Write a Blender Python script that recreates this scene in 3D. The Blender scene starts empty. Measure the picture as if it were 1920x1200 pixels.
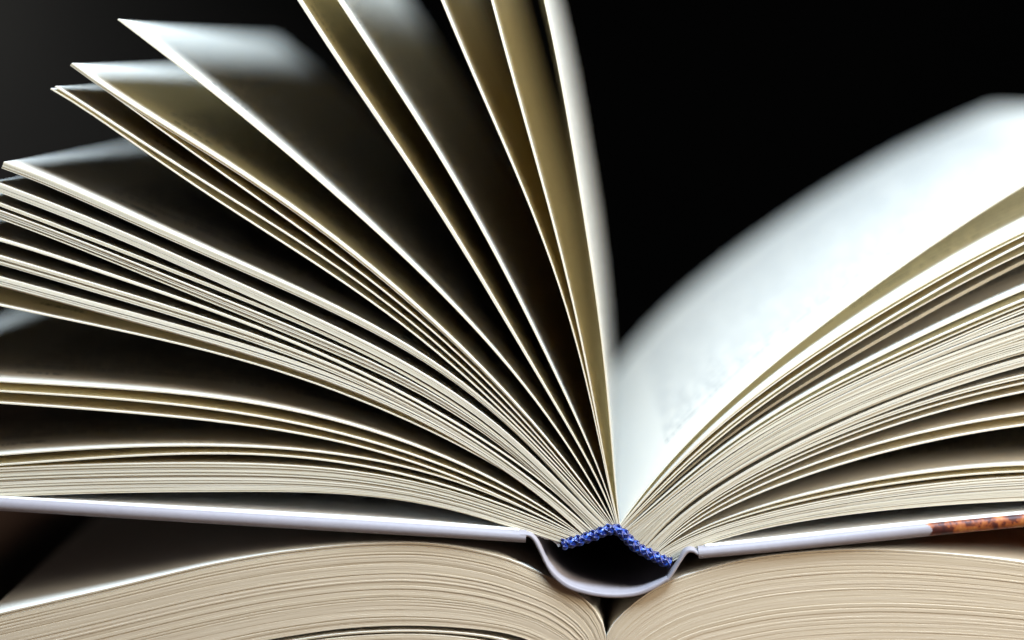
import bpy, math, random
import numpy as np
from mathutils import Vector

random.seed(7)
rng = np.random.default_rng(7)
scene = bpy.context.scene
col = scene.collection

# ------------------------------------------------------------------ scale
# One unit of the drawing grid is 0.1 mm.  The heads of the pages stand in the
# plane y = 0, the books run back along +y, the table top is z = 0.
U = 1e-4
GX, GZ, VZ = 1105.0, 1480.0, 150.0      # grid x of the gutter, table line, eye level
CAM_D = 0.400                           # eye to the heads of the pages
PAGE_H = 0.200                          # head to tail


def P(px, py, y=0.0):
    k = (CAM_D + y) / CAM_D
    return ((px - GX) * U * k, y, (GZ - VZ) * U - (py - VZ) * U * k)


# ------------------------------------------------------------------ camera
cam_data = bpy.data.cameras.new('camera')
cam = bpy.data.objects.new('camera', cam_data)
col.objects.link(cam)
cam.location = (0.0, -CAM_D, (GZ - VZ) * U)
cam.rotation_euler = (math.radians(90), 0, 0)
cam_data.sensor_width = 36.0
cam_data.lens = 36.0 * CAM_D / (1920 * U)
cam_data.shift_x = (960 - GX) / 1920
cam_data.shift_y = (VZ - 600) / 1920
cam_data.clip_start = 0.01
cam_data.clip_end = 50
cam_data.dof.use_dof = True
cam_data.dof.focus_distance = CAM_D + 0.0005
cam_data.dof.aperture_fstop = 4.3
scene.camera = cam

# ------------------------------------------------------------------ world, light
world = bpy.data.worlds.new('World')
scene.world = world
world.use_nodes = True
world.node_tree.nodes['Background'].inputs[0].default_value = (0.75, 0.85, 1.0, 1)
world.node_tree.nodes['Background'].inputs[1].default_value = 0.002


def area(name, loc, target, size, power, colour):
    d = bpy.data.lights.new(name, 'AREA')
    d.shape = 'RECTANGLE'
    d.size, d.size_y = size
    d.energy = power
    d.color = colour
    o = bpy.data.objects.new(name, d)
    col.objects.link(o)
    o.location = loc
    o.rotation_euler = (Vector(target) - Vector(loc)).to_track_quat('-Z', 'Y').to_euler()
    return o


area('overhead_lamp', (0.088, -0.14, 0.46), (0.02, 0.05, 0.06), (0.18, 0.15), 7.6, (0.61, 0.79, 1.0))  # unseen lamp close above the right page, not a window
area('side_light', (0.74, -0.40, 0.44), (0.05, 0.02, 0.08), (0.30, 0.30), 14.0, (1.0, 0.94, 0.82))
area('left_light', (-0.80, 0.15, 0.05), (-0.12, 0.10, 0.03), (0.2, 0.08), 0.13, (0.95, 0.97, 1.0))
sp = bpy.data.lights.new('wall_fill_spot', 'SPOT')  # added spot with no known source, greys the left of the wall
sp.energy = 230.0
sp.color = (1.0, 0.98, 0.93)
sp.spot_size = math.radians(72)
sp.spot_blend = 1.0
spo = bpy.data.objects.new('wall_fill_spot', sp)
col.objects.link(spo)
spo.location = (-1.05, 1.15, 0.45)
spo.rotation_euler = (Vector((-0.80, 1.70, 0.10)) - Vector(spo.location)).to_track_quat('-Z', 'Y').to_euler()

scene.view_settings.view_transform = 'Standard'
scene.view_settings.look = 'None'
scene.view_settings.exposure = 0.0
scene.view_settings.gamma = 1.0
scene.render.engine = 'CYCLES'
scene.cycles.use_denoising = True
try:
    scene.cycles.denoiser = 'OPENIMAGEDENOISE'
    scene.cycles.denoising_prefilter = 'ACCURATE'
except Exception:
    pass
scene.cycles.max_bounces = 12
scene.cycles.diffuse_bounces = 3
scene.cycles.transmission_bounces = 6
scene.cycles.sample_clamp_indirect = 6


# ------------------------------------------------------------------ materials
class NT:
    def __init__(self, name):
        self.m = bpy.data.materials.new(name)
        self.m.use_nodes = True
        self.t = self.m.node_tree
        self.t.nodes.clear()
        self.out = self.t.nodes.new('ShaderNodeOutputMaterial')

    def n(self, kind, **kw):
        nd = self.t.nodes.new(kind)
        for k, v in kw.items():
            setattr(nd, k, v)
        return nd

    def link(self, a, b):
        self.t.links.new(a, b)

    def val(self, sock, v):
        if hasattr(v, 'is_linked') or isinstance(v, bpy.types.NodeSocket):
            self.link(v, sock)
        else:
            sock.default_value = v

    def math(self, op, a, b=0.0, c=0.0):
        nd = self.n('ShaderNodeMath', operation=op)
        for s, v in zip(nd.inputs, (a, b, c)):
            self.val(s, v)
        return nd.outputs[0]

    def mix(self, f, a, b, blend='MIX'):
        nd = self.n('ShaderNodeMix', data_type='RGBA', blend_type=blend)
        self.val(nd.inputs[0], f)
        self.val(nd.inputs[6], a)
        self.val(nd.inputs[7], b)
        return nd.outputs[2]

    def noise(self, vec, scale, detail=3.0, rough=0.55, dim='3D'):
        nd = self.n('ShaderNodeTexNoise', noise_dimensions=dim)
        if vec is not None:
            self.link(vec, nd.inputs['Vector'])
        nd.inputs['Scale'].default_value = scale
        nd.inputs['Detail'].default_value = detail
        nd.inputs['Roughness'].default_value = rough
        return nd.outputs['Fac']

    def ramp(self, f, stops):
        nd = self.n('ShaderNodeValToRGB')
        e = nd.color_ramp.elements
        while len(e) < len(stops):
            e.new(0.5)
        for el, (p, c) in zip(e, stops):
            el.position = p
            el.color = c
        self.link(f, nd.inputs[0])
        return nd.outputs[0]

    def step(self, v, lo, hi):
        nd = self.n('ShaderNodeMapRange', interpolation_type='SMOOTHSTEP')
        self.val(nd.inputs[0], v)
        nd.inputs[1].default_value = lo
        nd.inputs[2].default_value = hi
        return nd.outputs[0]


def paper(name, colour, through, translucency, printed, per_island=False, tint=0.06):
    T = NT(name)
    uv = T.n('ShaderNodeUVMap').outputs[0]
    obj = T.n('ShaderNodeTexCoord').outputs['Object']
    if per_island:
        rnd = T.n('ShaderNodeNewGeometry').outputs['Random Per Island']
    else:
        rnd = T.n('ShaderNodeObjectInfo').outputs['Random']
    base = T.mix(T.math('MULTIPLY', rnd, 1.0), tuple(c * (1 - tint * w) for c, w in zip(colour, (0.8, 1.0, 1.6))) + (1,),
                 tuple(min(1, c * (1 + tint * 0.5)) for c in colour) + (1,))
    fib = T.noise(obj, 5200, 3)
    base = T.mix(T.math('MULTIPLY', fib, 0.16), base, tuple(c * 0.72 for c in colour) + (1,))
    blot = T.noise(obj, 90, 3)
    base = T.mix(T.math('MULTIPLY', T.step(blot, 0.45, 0.8), 0.10), base, tuple(c * k for c, k in zip(colour, (0.95, 0.88, 0.75))) + (1,))
    if printed:
        sep = T.n('ShaderNodeSeparateXYZ')
        T.link(uv, sep.inputs[0])
        u, v = sep.outputs[0], sep.outputs[1]
        pitch = 4.7
        row = T.math('FLOOR', T.math('DIVIDE', v, pitch))
        f = T.math('FRACT', T.math('DIVIDE', v, pitch))
        band = T.math('MULTIPLY', T.step(f, 0.18, 0.26), T.math('SUBTRACT', 1.0, T.step(f, 0.56, 0.66)))
        cmb = T.n('ShaderNodeCombineXYZ')
        T.link(T.math('MULTIPLY', u, 1.0), cmb.inputs[0])
        T.link(T.math('MULTIPLY', row, 7.31), cmb.inputs[1])
        T.link(T.math('MULTIPLY', rnd, 91.0), cmb.inputs[2])
        cm2 = T.n('ShaderNodeCombineXYZ')
        T.link(u, cm2.inputs[0])
        T.link(T.math('MULTIPLY', v, 0.12), cm2.inputs[1])
        T.link(T.math('MULTIPLY', rnd, 57.0), cm2.inputs[2])
        letters = T.step(T.noise(cm2.outputs[0], 2.3, 1.5), 0.42, 0.50)
        words = T.step(T.noise(cmb.outputs[0], 0.42, 0.0), 0.30, 0.34)
        inner = T.math('MULTIPLY', T.step(u, 15.0, 15.4), T.math('SUBTRACT', 1.0, T.step(u, 117.0, 117.4)))
        inv = T.math('MULTIPLY', T.step(v, 18.6, 18.8), T.math('SUBTRACT', 1.0, T.step(v, 179.0, 179.5)))
        ink = T.math('MULTIPLY', T.math('MULTIPLY', band, letters), T.math('MULTIPLY', words, T.math('MULTIPLY', inner, inv)))
        # page number in the outer corner of the head margin
        pn = T.math('MULTIPLY', T.math('MULTIPLY', T.step(u, 106.0, 106.2), T.math('SUBTRACT', 1.0, T.step(u, 114.5, 114.7))),
                    T.math('MULTIPLY', T.step(v, 11.0, 11.2), T.math('SUBTRACT', 1.0, T.step(v, 13.2, 13.4))))
        pn = T.math('MULTIPLY', pn, T.math('MULTIPLY', letters, 0.0 if per_island else 1.0))
        ink = T.math('MAXIMUM', ink, pn)
        base = T.mix(T.math('MULTIPLY', ink, 0.58), base, (0.03, 0.032, 0.036, 1))
    bmp = T.n('ShaderNodeBump')
    bmp.inputs['Strength'].default_value = 0.10
    bmp.inputs['Distance'].default_value = 0.00005
    T.link(fib, bmp.inputs['Height'])
    d = T.n('ShaderNodeBsdfDiffuse')
    T.link(base, d.inputs[0])
    T.link(bmp.outputs[0], d.inputs['Normal'])
    tr = T.n('ShaderNodeBsdfTranslucent')
    T.link(T.mix(1.0, base, through + (1,), 'MULTIPLY'), tr.inputs[0])
    mx = T.n('ShaderNodeMixShader')
    mx.inputs[0].default_value = translucency
    T.link(d.outputs[0], mx.inputs[1])
    T.link(tr.outputs[0], mx.inputs[2])
    T.link(mx.outputs[0], T.out.inputs[0])
    return T.m


M_leaf = paper('cream_book_paper', (0.85, 0.825, 0.78), (1.0, 0.90, 0.64), 0.50, True)
M_edge = paper('cream_trimmed_edge', (0.60, 0.53, 0.415), (1.0, 0.84, 0.55), 0.15, False, tint=0.09)
M_old = paper('tan_book_paper', (0.78, 0.70, 0.58), (1.0, 0.85, 0.55), 0.08, True, per_island=True, tint=0.06)
M_old_edge = paper('tan_trimmed_edge', (0.46, 0.365, 0.258), (1.0, 0.85, 0.55), 0.05, False, per_island=True, tint=0.07)
M_old_leaf = paper('tan_leaf_paper', (0.76, 0.70, 0.60), (1.0, 0.85, 0.55), 0.12, False, per_island=True, tint=0.05)
M_end = paper('white_endpaper', (0.80, 0.79, 0.78), (1.0, 0.97, 0.9), 0.10, False)


def cover_material(name, patterned):
    T = NT(name)
    obj = T.n('ShaderNodeTexCoord').outputs['Object']
    n1 = T.noise(obj, 900, 4)
    n2 = T.noise(obj, 160, 3)
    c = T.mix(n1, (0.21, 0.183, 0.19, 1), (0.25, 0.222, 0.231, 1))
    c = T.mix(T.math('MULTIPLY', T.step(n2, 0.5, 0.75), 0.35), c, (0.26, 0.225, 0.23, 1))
    if patterned:
        sep = T.n('ShaderNodeSeparateXYZ')
        T.link(obj, sep.inputs[0])
        edge = T.math('ADD', sep.outputs[0], T.math('MULTIPLY', T.math('SUBTRACT', T.noise(obj, 700, 3), 0.5), 0.0035))
        mask = T.step(edge, (1735 - 1152) * U, (1741 - 1152) * U)
        blobs = T.noise(obj, 430, 2.5, 0.55)
        fine = T.noise(obj, 1500, 3)
        tort = T.ramp(T.math('ADD', blobs, T.math('MULTIPLY', T.math('SUBTRACT', fine, 0.5), 0.22)),
                      [(0.30, (0.028, 0.004, 0.003, 1)), (0.43, (0.065, 0.011, 0.004, 1)), (0.50, (0.19, 0.042, 0.009, 1)),
                       (0.60, (0.27, 0.08, 0.017, 1)), (0.74, (0.36, 0.17, 0.045, 1))])
        c = T.mix(mask, c, tort)
    bmp = T.n('ShaderNodeBump')
    bmp.inputs['Strength'].default_value = 0.25
    bmp.inputs['Distance'].default_value = 0.0001
    T.link(n1, bmp.inputs['Height'])
    b = T.n('ShaderNodeBsdfPrincipled')
    T.link(c, b.inputs['Base Color'])
    b.inputs['Roughness'].default_value = 0.55
    b.inputs['Specular IOR Level'].default_value = 0.3
    T.link(bmp.outputs[0], b.inputs['Normal'])
    T.link(b.outputs[0], T.out.inputs[0])
    return T.m


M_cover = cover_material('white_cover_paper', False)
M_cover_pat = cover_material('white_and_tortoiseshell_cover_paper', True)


def simple(name, ca, cb, scale, rough, spec=0.3, stretch=None):
    T = NT(name)
    obj = T.n('ShaderNodeTexCoord').outputs['Object']
    vec = obj
    if stretch:
        mp = T.n('ShaderNodeMapping')
        mp.inputs['Scale'].default_value = stretch
        T.link(obj, mp.inputs[0])
        vec = mp.outputs[0]
    n1 = T.noise(vec, scale, 5, 0.6)
    c = T.mix(T.step(n1, 0.3, 0.7), ca + (1,), cb + (1,))
    bmp = T.n('ShaderNodeBump')
    bmp.inputs['Strength'].default_value = 0.15
    bmp.inputs['Distance'].default_value = 0.0002
    T.link(n1, bmp.inputs['Height'])
    b = T.n('ShaderNodeBsdfPrincipled')
    T.link(c, b.inputs['Base Color'])
    b.inputs['Roughness'].default_value = rough
    b.inputs['Specular IOR Level'].default_value = spec
    T.link(bmp.outputs[0], b.inputs['Normal'])
    T.link(b.outputs[0], T.out.inputs[0])
    return T.m


M_thread_dark = simple('dark_blue_thread', (0.004, 0.012, 0.11), (0.008, 0.03, 0.22), 6000, 0.5, 0.4)
M_thread = simple('blue_thread', (0.001, 0.004, 0.05), (0.002, 0.010, 0.11), 4000, 0.38, 0.6)
M_thread_highlight = simple('blue_thread_highlight', (0.004, 0.022, 0.22), (0.03, 0.11, 0.46), 4000, 0.35, 0.7)  # highlights on the weave, painted in as lighter strands
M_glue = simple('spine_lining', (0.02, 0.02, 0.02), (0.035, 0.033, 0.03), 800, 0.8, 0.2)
M_wood = simple('dark_brown_wood', (0.030, 0.011, 0.005), (0.085, 0.032, 0.013), 14, 0.55, 0.3, (6.0, 0.5, 1.0))
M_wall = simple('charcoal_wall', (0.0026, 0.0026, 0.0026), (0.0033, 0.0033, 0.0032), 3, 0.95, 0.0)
M_soft_cover = simple('brown_soft_cover', (0.10, 0.05, 0.03), (0.16, 0.08, 0.05), 300, 0.6, 0.3)


# ------------------------------------------------------------------ objects
def empty(name, loc, label=None, cat=None):
    o = bpy.data.objects.new(name, None)
    o.empty_display_size = 0.02
    col.objects.link(o)
    o.location = loc
    if label:
        o['label'] = label
    if cat:
        o['category'] = cat
    return o


def mesh_object(name, verts, faces, mat, parent=None, uvs=None, angle=40, kind=None, offset=None, edge=None):
    me = bpy.data.meshes.new(name)
    off = Vector(offset) if offset is not None else Vector((0, 0, 0))
    me.from_pydata([tuple(Vector(v) - off) for v in verts], [], faces)
    if uvs is not None:
        lay = me.uv_layers.new(name='UVMap')
        vi = np.empty(len(me.loops), dtype=np.int32)
        me.loops.foreach_get('vertex_index', vi)
        lay.data.foreach_set('uv', np.asarray(uvs, dtype=np.float32)[vi].ravel())
    me.materials.append(mat)
    if edge:
        me.materials.append(edge[0])
        m = edge[1]
        one = [0, 0, 1, 1] * (m - 1) + [1, 1]
        me.polygons.foreach_set('material_index', one * (len(faces) // len(one)))
    me.polygons.foreach_set('use_smooth', [True] * len(me.polygons))
    me.set_sharp_from_angle(angle=math.radians(angle))
    me.update()
    o = bpy.data.objects.new(name, me)
    col.objects.link(o)
    if parent is not None:
        o.parent = parent
    if kind:
        o['kind'] = kind
    return o


def fit(points, length=None, deg=5, m=34):
    """a smooth curve through hand-measured points, lengthened or cut to a page width"""
    p = np.array(points, dtype=float)
    s = np.r_[0, np.cumsum(np.hypot(*np.diff(p, axis=0).T))]
    if length and s[-1] < length - 5:
        k = max(0, len(p) - 3)
        d = p[-1] - p[k]
        d /= np.hypot(*d)
        p = np.vstack([p, p[-1] + d * (length - s[-1]) * 0.5, p[-1] + d * (length - s[-1])])
        s = np.r_[s, s[-1] + (length - s[-1]) * 0.5, length]
    t = s / s[-1]
    # even resampling keeps dense stretches from dominating the fit
    tt = np.linspace(0, 1, 120)
    q = np.c_[np.interp(tt, t, p[:, 0]), np.interp(tt, t, p[:, 1])]
    w = np.ones(120)
    w[0] = 30
    w[-1] = 8
    cx = np.polynomial.chebyshev.Chebyshev.fit(tt, q[:, 0], deg, w=w)
    cy = np.polynomial.chebyshev.Chebyshev.fit(tt, q[:, 1], deg, w=w)
    uu = np.linspace(0, 1, m) ** 1.25
    c = np.c_[cx(uu), cy(uu)]
    c[0] = p[0]
    return c


def normals(c):
    d = np.gradient(c, axis=0)
    d /= np.maximum(1e-9, np.hypot(d[:, 0], d[:, 1]))[:, None]
    return np.c_[-d[:, 1], d[:, 0]]


def leaf_arrays(c, thick, y0=0.0, skew=0.0, depth=PAGE_H, rough=0.00003, drop=0.0):
    """verts, faces, uvs of one sheet of paper swept back from its head"""
    m = len(c)
    n = normals(c)
    arc = np.r_[0, np.cumsum(np.hypot(*np.diff(c, axis=0).T))]
    f = arc / arc[-1]
    th = thick if hasattr(thick, '__len__') else np.interp(f, [0, 0.16, 1], [thick * 0.72, thick, thick])
    wob = rng.normal(0, rough, m)
    wob = np.convolve(np.r_[wob[:2], wob, wob[-2:]], np.ones(5) / 5, 'valid')
    verts, uvs = [], []
    for iy in range(2):
        for side in (1, -1):
            for k in range(m):
                yy = y0 + skew * f[k] + (wob[k] if iy == 0 else depth)
                yh = y0 + skew * f[k]
                q = c[k] + n[k] * side * th[k] / 2
                x, _, z = P(q[0], q[1], yh)
                verts.append((x, yy, z - (drop * f[k] ** 2 if iy else 0.0)))
                uvs.append((arc[k] * 0.1, 0.0 if iy == 0 else depth * 1000))
    A, B, C_, D_ = 0, m, 2 * m, 3 * m     # head/+, head/-, tail/+, tail/-
    faces = []
    for k in range(m - 1):
        faces.append((A + k, C_ + k, C_ + k + 1, A + k + 1))
        faces.append((B + k, B + k + 1, D_ + k + 1, D_ + k))
        faces.append((A + k, A + k + 1, B + k + 1, B + k))
        faces.append((C_ + k, D_ + k, D_ + k + 1, C_ + k + 1))
    e = m - 1
    faces.append((A, B, D_, C_))
    faces.append((A + e, C_ + e, D_ + e, B + e))
    return verts, faces, uvs


def loft(name, path, thick, y0, y1, mat, parent, offset, radius=None, seg=4, kind=None):
    """a bar of rounded cross-section (across thickness and depth) following a path in x-z"""
    c = np.array(path, dtype=float)
    m = len(c)
    n = normals(c)
    th = np.interp(np.linspace(0, 1, m), np.linspace(0, 1, len(thick)), thick) if hasattr(thick, '__len__') else np.full(m, thick)
    verts, faces = [], []
    rings = 0
    for k in range(m):
        h = th[k] / 2 * U
        r = min(radius if radius is not None else h * 0.7, h * 0.98)
        ring = []
        for cy, cn, a0 in ((y0 + r, h - r, 90), (y0 + r, -(h - r), 180), (y1 - r, -(h - r), 270), (y1 - r, h - r, 0)):
            for j in range(seg + 1):
                a = math.radians(a0 + 90 * j / seg)
                ring.append((cy + r * math.cos(a), cn + r * math.sin(a)))
        rings = len(ring)
        x0, _, z0 = P(c[k][0], c[k][1], y0)
        for (yy, nn) in ring:
            verts.append((x0 + n[k][0] * nn, yy, z0 - n[k][1] * nn))
    for k in range(m - 1):
        for j in range(rings):
            a, b = k * rings + j, k * rings + (j + 1) % rings
            faces.append((a, b, b + rings, a + rings))
    faces.append(tuple(range(rings))[::-1])
    faces.append(tuple((m - 1) * rings + j for j in range(rings)))
    return mesh_object(name, verts, faces, mat, parent, angle=50, offset=offset, kind=kind)


def densify(points, m, deg=None):
    p = np.array(points, dtype=float)
    if deg:
        return fit(points, deg=deg, m=m)
    s = np.r_[0, np.cumsum(np.hypot(*np.diff(p, axis=0).T))]
    # Catmull-Rom through the points
    out = []
    q = np.vstack([2 * p[0] - p[1], p, 2 * p[-1] - p[-2]])
    for v in np.linspace(0, s[-1], m):
        i = min(len(p) - 2, max(0, int(np.searchsorted(s, v) - 1)))
        t = (v - s[i]) / (s[i + 1] - s[i])
        a, b, c, d = q[i], q[i + 1], q[i + 2], q[i + 3]
        out.append(0.5 * (2 * b + (c - a) * t + (2 * a - 5 * b + 4 * c - d) * t * t + (3 * b - a - 3 * c + d) * t ** 3))
    return np.array(out)


# ------------------------------------------------------------------ setting
def box(name, lo, hi, mat, kind):
    x0, y0, z0 = lo
    x1, y1, z1 = hi
    v = [(x0, y0, z0), (x1, y0, z0), (x1, y1, z0), (x0, y1, z0), (x0, y0, z1), (x1, y0, z1), (x1, y1, z1), (x0, y1, z1)]
    f = [(0, 3, 2, 1), (4, 5, 6, 7), (0, 1, 5, 4), (1, 2, 6, 5), (2, 3, 7, 6), (3, 0, 4, 7)]
    return mesh_object(name, v, f, mat, kind=kind)


t = box('table', (-0.55, -0.25, -0.03), (0.55, 0.46, 0.0), M_wood, 'structure')
t['label'] = 'dark brown wooden table top under both books'
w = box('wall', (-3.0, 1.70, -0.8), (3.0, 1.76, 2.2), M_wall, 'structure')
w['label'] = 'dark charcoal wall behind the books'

# ------------------------------------------------------------------ lower book
LOW = P(1138, 1480, 0)
low = empty('open_book', (LOW[0], 0.0, 0.0),
            'thick open book with tan page edges lying flat under the fanned hardback', 'book')
LO = low.location

TL = [(1139, 1440), (1138, 1330), (1137, 1250), (1136, 1198), (1130, 1173), (1113, 1143), (1080, 1112), (1027, 1082), (960, 1052),
      (893, 1034), (827, 1023), (760, 1019), (660, 1022), (560, 1032), (500, 1040), (400, 1058), (300, 1081), (200, 1105),
      (100, 1128), (0, 1151), (-35, 1160)]
GL = [(1137, 1446), (1130, 1380), (1105, 1300), (1060, 1236), (1000, 1204), (940, 1186), (850, 1176), (750, 1173), (650, 1178),
      (560, 1190), (480, 1204), (380, 1226), (250, 1257), (100, 1295), (-40, 1330)]
HL = [(1135, 1448), (1124, 1392), (1095, 1316), (1045, 1254), (980, 1222), (900, 1200), (800, 1190), (700, 1191), (600, 1200),
      (480, 1220), (380, 1240), (250, 1270), (100, 1305), (-42, 1338)]
BL = [(1128, 1454), (1080, 1455), (900, 1456), (600, 1457), (300, 1457), (-46, 1457)]
TR = [(1141, 1440), (1140, 1330), (1139, 1250), (1139, 1198), (1145, 1180), (1160, 1160), (1180, 1140), (1210, 1117), (1256, 1091),
      (1330, 1067), (1413, 1048), (1513, 1036), (1613, 1032), (1713, 1035), (1813, 1043), (1920, 1056), (2050, 1079), (2200, 1112),
      (2340, 1150)]
BR = [(1152, 1454), (1200, 1455), (1500, 1456), (1900, 1457), (2350, 1457)]
mTL, mGL, mHL, mBL, mTR, mBR = (densify(p, 56) for p in (TL, GL, HL, BL, TR, BR))


def sheaf(name, a, b, n, thick, parent, mat, offset, y=0.0, skip=0):
    """n sheets between two outlines, joined: too thin to pick apart"""
    V, F, UV = [], [], []
    w = np.cumsum(np.r_[0, rng.uniform(0.8, 1.2, n)])
    w /= w[-1]
    for i in range(skip, n):
        top, bot = a * (1 - w[i]) + b * w[i], a * (1 - w[i + 1]) + b * w[i + 1]
        gap = rng.choice([0.0, 0.012, 0.03, 0.07], p=[0.62, 0.26, 0.10, 0.02])
        th = np.hypot(*(bot - top).T) * np.abs(np.sum(normals((top + bot) / 2) * (bot - top), axis=1)) / np.maximum(1e-6, np.hypot(*(bot - top).T))
        v, f, uv = leaf_arrays((top + bot) / 2, np.maximum(th * (1 - gap), 0.3), y + rng.normal(0, 0.000025), rough=0.00002)
        o = len(V)
        V += v
        F += [tuple(k + o for k in q) for q in f]
        UV += uv
    return mesh_object(name, V, F, mat, parent, UV, offset=offset, kind='stuff', edge=(M_old_edge, len(a)))


LY = -0.0010
sheaf('page_block', mTL, mGL, 58, 3.35, low, M_old, LO, LY, skip=2)
sheaf('page_block', mHL, mBL, 62, 4.2, low, M_old, LO, LY)
sheaf('page_block', mTR, mBR, 150, 3.45, low, M_old, LO, LY, skip=1)
for c, dy in ((mTL, 0.0), (mTL * 0.975 + mGL * 0.025, 0.0001), (mGL * 0.55 + mHL * 0.45 + np.array([0, 3]), 0.0), (mTR, 0.0)):
    v, f, uv = leaf_arrays(c, 3.0, LY + dy)
    mesh_object('leaf', v, f, M_old_leaf, low, uv, offset=LO, edge=(M_old_edge, len(c)))
loft('cover', [(-70, 1468), (500, 1468), (1000, 1468), (1139, 1469), (1300, 1468), (1800, 1468), (2380, 1468)], 20, -0.001, 0.204,
     M_soft_cover, low, LO)

# ------------------------------------------------------------------ upper book
UP = P(1152, 1116, 0)
book = empty('hardback_book', (UP[0], 0.0, UP[2]),
             'white hardback book with fanned cream pages and blue headband, resting open on another book', 'book')
BO = book.location

band_left = densify([(1162, 985), (1152, 987), (1136, 990), (1110, 998), (1080, 1008), (1053, 1018)], 60)
band_right = densify([(1162, 985), (1170, 994), (1184, 1008), (1200, 1021), (1220, 1033), (1240, 1045), (1262, 1052)], 60)

# (points from spine to fore-edge, sheets in the bundle, spread at the fore-edge, has its corner in view)
LEFT = [
    ([(1158, 960), (1152, 900), (1147, 820), (1130, 650), (1113, 517), (1093, 400), (1083, 333), (1067, 233), (1047, 120), (1021, 0), (985, -140), (940, -300)], 1, 0),
    ([(1150, 945), (1134, 860), (1120, 783), (1093, 667), (1077, 583), (1057, 483), (1032, 400), (1003, 300), (977, 200), (947, 100), (923, 0), (882, -150), (835, -300)], 1, 0),
    ([(1148, 945), (1132, 862), (1116, 790), (1100, 717), (1082, 650), (1061, 573), (1032, 490), (1000, 400), (947, 273), (907, 187), (867, 100), (830, 0), (775, -130), (715, -260)], 1, 0),
    ([(1148, 955), (1117, 867), (1090, 803), (1047, 710), (1010, 640), (973, 567), (933, 483), (888, 400), (853, 340), (800, 257), (753, 183), (700, 100), (635, 0), (560, -110), (500, -195)], 1, 0),
    ([(1140, 943), (1102, 860), (1066, 800), (1013, 707), (970, 640), (920, 553), (870, 467), (832, 400), (776, 323), (729, 253), (675, 173), (618, 87), (565, 0), (500, -95), (430, -190)], 2, 2.6),
    ([(1127, 933), (1083, 867), (1038, 799), (983, 720), (933, 663), (867, 593), (800, 523), (733, 457), (668, 400), (583, 327), (483, 240), (383, 160), (300, 97), (221, 36)], 1, 0),
    ([(1113, 940), (1060, 867), (1013, 800), (933, 723), (867, 657), (800, 593), (733, 533), (667, 477), (600, 427), (550, 390), (433, 313), (333, 250), (233, 187), (134, 119)], 2, 3.4),
    ([(1110, 940), (1057, 875), (1003, 806), (933, 737), (867, 673), (800, 611), (733, 555), (667, 502), (600, 456), (500, 386), (398, 312), (300, 240), (200, 172), (139, 127)], 1, 0),
    ([(1105, 938), (1050, 872), (987, 800), (900, 720), (800, 630), (700, 547), (640, 503), (600, 478), (500, 418), (400, 353), (323, 301), (200, 226), (103, 162)], 1, 0),
    ([(1100, 935), (1040, 868), (975, 804), (900, 732), (800, 643), (700, 567), (640, 526), (600, 500), (500, 438), (400, 370), (300, 302), (200, 234), (95, 166)], 1, 0),
    ([(1120, 960), (1087, 925), (1030, 865), (975, 815), (915, 757), (850, 702), (800, 666), (700, 612), (640, 582), (533, 533), (400, 473), (267, 413), (133, 355), (7, 304)], 5, 2.6),
    ([(980, 838), (900, 772), (800, 703), (720, 660), (640, 620), (500, 556), (400, 511), (300, 466), (200, 424), (100, 384), (0, 346)], 6, 2.6),
    ([(980, 851), (900, 790), (800, 722), (640, 637), (500, 578), (400, 537), (300, 497), (200, 458), (100, 420), (0, 382)], 2, 3.2),
    ([(980, 857), (900, 798), (800, 730), (640, 652), (467, 582), (333, 526), (200, 472), (100, 433), (0, 396)], 6, 2.7),
    ([(1040, 912), (993, 882), (930, 845), (867, 808), (800, 757), (723, 713), (640, 677), (533, 637), (400, 583), (267, 533), (133, 488), (0, 452)], 2, 2.4),
    ([(980, 884), (900, 833), (800, 770), (640, 688), (467, 626), (333, 580), (200, 540), (100, 510), (0, 482)], 6, 2.6),
    ([(980, 893), (900, 842), (800, 783), (640, 706), (467, 650), (333, 610), (200, 574), (100, 547), (0, 521)], 7, 2.6),
    ([(1040, 945), (1000, 918), (900, 857), (800, 803), (700, 760), (600, 721), (533, 699), (400, 661), (267, 629), (133, 600), (0, 573)], 1, 0),
    ([(1040, 962), (1000, 937), (900, 890), (800, 846), (700, 807), (640, 787), (533, 766), (400, 747), (267, 732), (133, 722), (0, 714), (-260, 705)], 1, 0),
    ([(1040, 967), (1000, 947), (867, 890), (733, 838), (640, 809), (467, 779), (333, 760), (200, 746), (0, 733), (-260, 722)], 1, 0),
    ([(1035, 972), (1000, 957), (867, 905), (733, 851), (640, 824), (467, 800), (333, 783), (200, 769), (0, 755), (-260, 742)], 1, 0),
    ([(1033, 976), (900, 918), (800, 886), (700, 862), (640, 851), (500, 839), (367, 835), (233, 838), (100, 845), (0, 853), (-260, 880)], 1, 0),
    ([(1030, 978), (1000, 967), (867, 922), (733, 884), (640, 864), (533, 854), (400, 851), (267, 854), (133, 862), (0, 871), (-260, 893)], 1, 0),
    ([(1040, 990), (967, 960), (833, 918), (700, 888), (640, 881), (533, 873), (400, 869), (200, 871), (0, 878), (-280, 898)], 22, 2.48),
]
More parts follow.
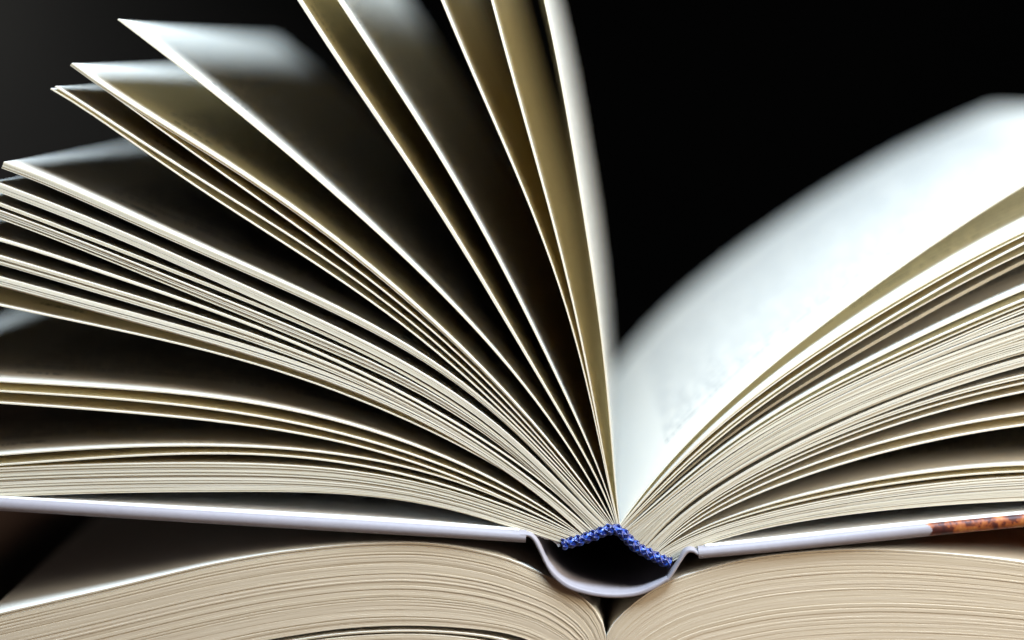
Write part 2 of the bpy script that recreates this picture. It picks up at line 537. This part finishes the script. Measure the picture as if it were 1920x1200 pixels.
RIGHT = [
    ([(1177, 962), (1205, 928), (1242, 880), (1280, 838), (1330, 790), (1380, 743), (1430, 698), (1475, 661), (1550, 602), (1633, 540), (1727, 474), (1800, 424), (1858, 385), (1920, 346), (2060, 266), (2200, 195)], 1, 0),
    ([(1225, 913), (1287, 856), (1313, 829), (1380, 768), (1447, 716), (1527, 661), (1600, 613), (1667, 572), (1715, 541), (1763, 515), (1830, 480), (1920, 434), (2060, 370), (2200, 320)], 2, 6.5),
    ([(1230, 918), (1300, 858), (1380, 788), (1447, 738), (1527, 682), (1600, 638), (1700, 580), (1767, 540), (1850, 492), (1920, 456), (2060, 393), (2210, 340)], 1, 0),
    ([(1232, 921), (1305, 861), (1380, 796), (1447, 746), (1527, 690), (1600, 645), (1700, 590), (1785, 541), (1850, 508), (1920, 473), (2060, 412), (2215, 360)], 1, 0),
    ([(1240, 922), (1318, 857), (1380, 808), (1447, 760), (1530, 705), (1600, 663), (1667, 625), (1733, 589), (1800, 553), (1858, 520), (1920, 487), (2060, 425), (2220, 368)], 2, 3.0),
    ([(1250, 925), (1337, 855), (1413, 799), (1497, 750), (1600, 690), (1683, 651), (1767, 612), (1850, 573), (1920, 543), (2060, 488), (2230, 440)], 1, 0),
    ([(1255, 930), (1337, 865), (1413, 808), (1497, 759), (1600, 703), (1700, 660), (1817, 605), (1920, 562), (2060, 510), (2235, 462)], 4, 6.6),
    ([(1255, 940), (1330, 883), (1397, 836), (1463, 795), (1600, 721), (1700, 678), (1783, 644), (1850, 617), (1920, 592), (2060, 546), (2240, 500)], 6, 2.75),
    ([(1265, 938), (1363, 865), (1447, 814), (1600, 737), (1640, 720), (1717, 690), (1800, 659), (1860, 637), (1920, 615), (2060, 572), (2245, 530)], 7, 2.7),
    ([(1280, 937), (1347, 890), (1427, 842), (1463, 821), (1600, 753), (1663, 726), (1717, 704), (1800, 676), (1860, 656), (1920, 637), (2060, 600), (2250, 562)], 9, 2.8),
    ([(1265, 975), (1313, 940), (1363, 907), (1422, 866), (1480, 838), (1600, 784), (1667, 755), (1742, 726), (1850, 691), (1920, 669), (2060, 637), (2255, 605)], 6, 2.75),
    ([(1300, 957), (1363, 915), (1430, 877), (1497, 845), (1600, 800), (1700, 764), (1800, 732), (1860, 718), (1920, 704), (2060, 676), (2260, 648)], 2, 4.0),
    ([(1300, 962), (1363, 922), (1447, 880), (1513, 847), (1600, 811), (1717, 772), (1817, 742), (1920, 718), (2060, 692), (2262, 666)], 1, 0),
    ([(1300, 967), (1363, 931), (1447, 889), (1553, 841), (1600, 822), (1667, 799), (1750, 775), (1833, 754), (1920, 735), (2060, 709), (2264, 682)], 1, 0),
    ([(1300, 975), (1363, 942), (1447, 902), (1513, 875), (1600, 843), (1667, 826), (1733, 811), (1817, 793), (1920, 777), (2060, 760), (2280, 748)], 1, 0),
    ([(1280, 993), (1313, 977), (1363, 954), (1430, 923), (1497, 896), (1600, 861), (1667, 845), (1750, 827), (1833, 811), (1920, 797), (2060, 781), (2282, 770)], 1, 0),
    ([(1280, 1003), (1330, 985), (1413, 956), (1497, 931), (1600, 907), (1667, 895), (1733, 886), (1817, 877), (1920, 872), (2060, 870), (2290, 876)], 1, 0),
    ([(1280, 1006), (1330, 990), (1447, 954), (1600, 917), (1700, 902), (1800, 892), (1920, 884), (2060, 881), (2291, 886)], 1, 0),
    ([(1285, 1010), (1313, 1000), (1397, 975), (1480, 954), (1600, 928), (1700, 914), (1800, 903), (1920, 895), (2060, 890), (2295, 892)], 17, 2.7),
]


def bind(groups, band, sign, skew_of):
    total = sum(g[1] for g in groups)
    idx = 0
    for gi, (pts, n, pitch) in enumerate(groups):
        tk = idx / (total - 1)
        b0 = np.array([np.interp(tk, np.linspace(0, 1, 60), band[:, 0]), np.interp(tk, np.linspace(0, 1, 60), band[:, 1])])
        key = fit([tuple(b0)] + pts, length=1335, deg=6, m=36)
        nn = normals(key)
        # the side of the sheet that faces the cover below it
        down = nn * (1 if (nn[-1] @ np.array([0, 1.0])) > 0 else -1)
        f = np.linspace(0, 1, len(key)) ** 1.25
        offs = np.cumsum(np.r_[0, rng.uniform(0.55, 1.5, max(0, n - 1))])
        if n > 1:
            offs = offs / offs[-1] * (n - 1)
        for j in range(n):
            tj = (idx + j) / (total - 1)
            bj = np.array([np.interp(tj, np.linspace(0, 1, 60), band[:, 0]), np.interp(tj, np.linspace(0, 1, 60), band[:, 1])])
            ramp = np.clip(f / 0.55, 0, 1)
            ramp = ramp * ramp * (3 - 2 * ramp)
            mid = 1.3 + (pitch - 1.3) * ramp if n > 1 else np.zeros(len(f))
            grow = np.clip(f / 0.10, 0, 1)
            c = key + down * (offs[j] * mid * grow)[:, None] + (bj - b0)[None, :] * (1 - grow)[:, None]
            if n > 2 and 0 < j:      # sheets of a bundle are never quite parallel
                ph, am = rng.uniform(0, 6.28), rng.uniform(0.1, 0.5)
                c = c + down * (am * np.sin(f * rng.uniform(4, 9) + ph) * grow)[:, None]
            thick = np.clip(mid * rng.uniform(0.88, 0.97), 1.3, 2.6) if n > 1 else np.interp(f, [0, 0.2, 1], [1.4, 2.5, 2.6])
            v, fc, uv = leaf_arrays(c, thick, rng.normal(0, 0.00006), skew_of(gi), drop=0.0045 if (sign < 0 and gi == 0) else 0.0)
            mesh_object('leaf', v, fc, M_leaf, book, uv, offset=BO, edge=(M_edge, len(c)))
        idx += n


bind(LEFT, band_left, 1, lambda g: 0.0)
bind(RIGHT, band_right, -1, lambda g: (0.022, 0.005, 0.004, 0.005, 0.014, 0.001)[g] if g < 6 else 0.0)

# lining on the back of the page block
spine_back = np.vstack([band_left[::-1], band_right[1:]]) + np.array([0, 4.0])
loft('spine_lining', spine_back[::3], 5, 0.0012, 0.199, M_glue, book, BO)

# headband: a core with threads woven round it
core = densify([(1054, 1021), (1080, 1015), (1110, 1005), (1136, 995), (1152, 992), (1168, 1001), (1184, 1018), (1200, 1030), (1220, 1040), (1240, 1050), (1258, 1056)], 90)
HB_Y = -0.0002


def tube(name, centre, r, mat, parent, sides=8):
    pts = np.array(centre)
    V, F = [], []
    tan = np.gradient(pts, axis=0)
    for k in range(len(pts)):
        tv = Vector(tan[k]).normalized()
        a = tv.cross(Vector((0, 1, 0)))
        if a.length < 1e-3:
            a = tv.cross(Vector((1, 0, 0)))
        a.normalize()
        b = tv.cross(a)
        for j in range(sides):
            an = 2 * math.pi * j / sides
            q = Vector(pts[k]) + (a * math.cos(an) + b * math.sin(an)) * r
            V.append(tuple(q))
    for k in range(len(pts) - 1):
        for j in range(sides):
            i0, i1 = k * sides + j, k * sides + (j + 1) % sides
            F.append((i0, i0 + sides, i1 + sides, i1))
    F.append(tuple(range(sides)))
    F.append(tuple((len(pts) - 1) * sides + j for j in range(sides))[::-1])
    return mesh_object(name, V, F, mat, parent, angle=60, offset=BO)


core3 = np.array([P(x, y, HB_Y) for x, y in core])
headband = tube('headband', core3, 0.00074, M_thread_dark, book, 12)
headband['label'] = 'blue woven headband at the top of the spine'
cd = np.gradient(core3, axis=0)
cd /= np.linalg.norm(cd, axis=1)[:, None]
cn = np.c_[-cd[:, 2], np.zeros(len(cd)), cd[:, 0]]
s3 = np.r_[0, np.cumsum(np.linalg.norm(np.diff(core3, axis=0), axis=1))]
for hand in (1, -1):
    nst = 4
    for st in range(nst):
        ss = np.linspace(0.0001, s3[-1] - 0.0001, 230)
        cen = np.c_[[np.interp(ss, s3, core3[:, i]) for i in range(3)]].T
        nv = np.c_[[np.interp(ss, s3, cn[:, i]) for i in range(3)]].T
        ang = hand * ss / 0.0060 * 2 * math.pi + 2 * math.pi * st / nst + 0.10 * np.sin(ss * 3100 + st * 1.7)
        rad = 0.00078 + 0.00013 * np.sin(ang * 4 + (0 if hand > 0 else math.pi)) + 0.00004 * np.sin(ss * 5200 + st * 2.1)
        pth = cen + nv * (rad * np.cos(ang))[:, None] + np.array([0, 1, 0]) * (rad * np.sin(ang))[:, None]
        tube('thread', pth, 0.00023, M_thread_highlight if (hand > 0 and st % 2 == 0) else M_thread, headband, 6)

# case: boards, hinges, hollow spine
lb = densify([(986, 1008), (960, 1006), (800, 995), (600, 984), (400, 971), (200, 959), (0, 946.5), (-160, 937), (-345, 928)], 40, deg=4)
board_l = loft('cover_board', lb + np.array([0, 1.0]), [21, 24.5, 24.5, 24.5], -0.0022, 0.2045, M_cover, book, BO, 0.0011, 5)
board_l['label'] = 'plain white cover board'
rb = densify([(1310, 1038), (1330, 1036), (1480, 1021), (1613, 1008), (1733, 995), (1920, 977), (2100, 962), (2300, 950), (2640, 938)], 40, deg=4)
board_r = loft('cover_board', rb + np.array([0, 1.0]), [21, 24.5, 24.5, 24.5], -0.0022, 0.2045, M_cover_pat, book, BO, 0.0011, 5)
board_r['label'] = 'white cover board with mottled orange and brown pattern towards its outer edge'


def pastedown(path, up, parent, x_end):
    c = np.array(path, dtype=float)
    n = normals(c)
    n = n * np.where(n[:, 1] > 0, -1, 1)[:, None]
    v, f, uv = leaf_arrays(c + n * up, 2.4, -0.0013, depth=0.2045)
    mesh_object('endpaper', v, f, M_end, parent, uv, offset=BO)


pastedown(lb[1:-1], 12.8, board_l, 0)
pastedown(rb[1:-1], 12.8, board_r, 0)

sp_path = densify([(1022, 1052), (1028, 1064), (1042, 1082), (1066, 1100), (1100, 1111), (1134, 1116.5), (1168, 1117), (1200, 1112), (1230, 1099), (1252, 1086)], 44)
sp_th = [5.5, 9, 10, 9.5, 9, 8.5, 9, 9, 9, 6]
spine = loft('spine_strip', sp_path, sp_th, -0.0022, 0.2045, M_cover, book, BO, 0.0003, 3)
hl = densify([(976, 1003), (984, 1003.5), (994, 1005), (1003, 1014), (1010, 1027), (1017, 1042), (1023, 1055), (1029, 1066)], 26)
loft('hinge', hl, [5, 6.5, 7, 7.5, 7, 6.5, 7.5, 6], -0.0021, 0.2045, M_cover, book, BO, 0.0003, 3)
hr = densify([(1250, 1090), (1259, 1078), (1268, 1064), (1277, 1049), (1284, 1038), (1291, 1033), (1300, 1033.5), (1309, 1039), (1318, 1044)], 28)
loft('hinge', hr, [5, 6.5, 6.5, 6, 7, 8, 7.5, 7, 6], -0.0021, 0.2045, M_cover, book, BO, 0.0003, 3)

# torn strip of lining paper hanging below the first sheets
tp = densify([(988, 1000), (1000, 1003.5), (1012, 1004.5), (1022, 1008), (1034, 1011), (1043, 1016), (1049, 1024)], 22)
tp[:, 1] += rng.normal(0, 0.7, len(tp))
loft('lining_strip', tp, [3, 4, 3, 5, 6, 4, 7, 5], 0.0002, 0.195, M_end, book, BO, 0.00012, 3)
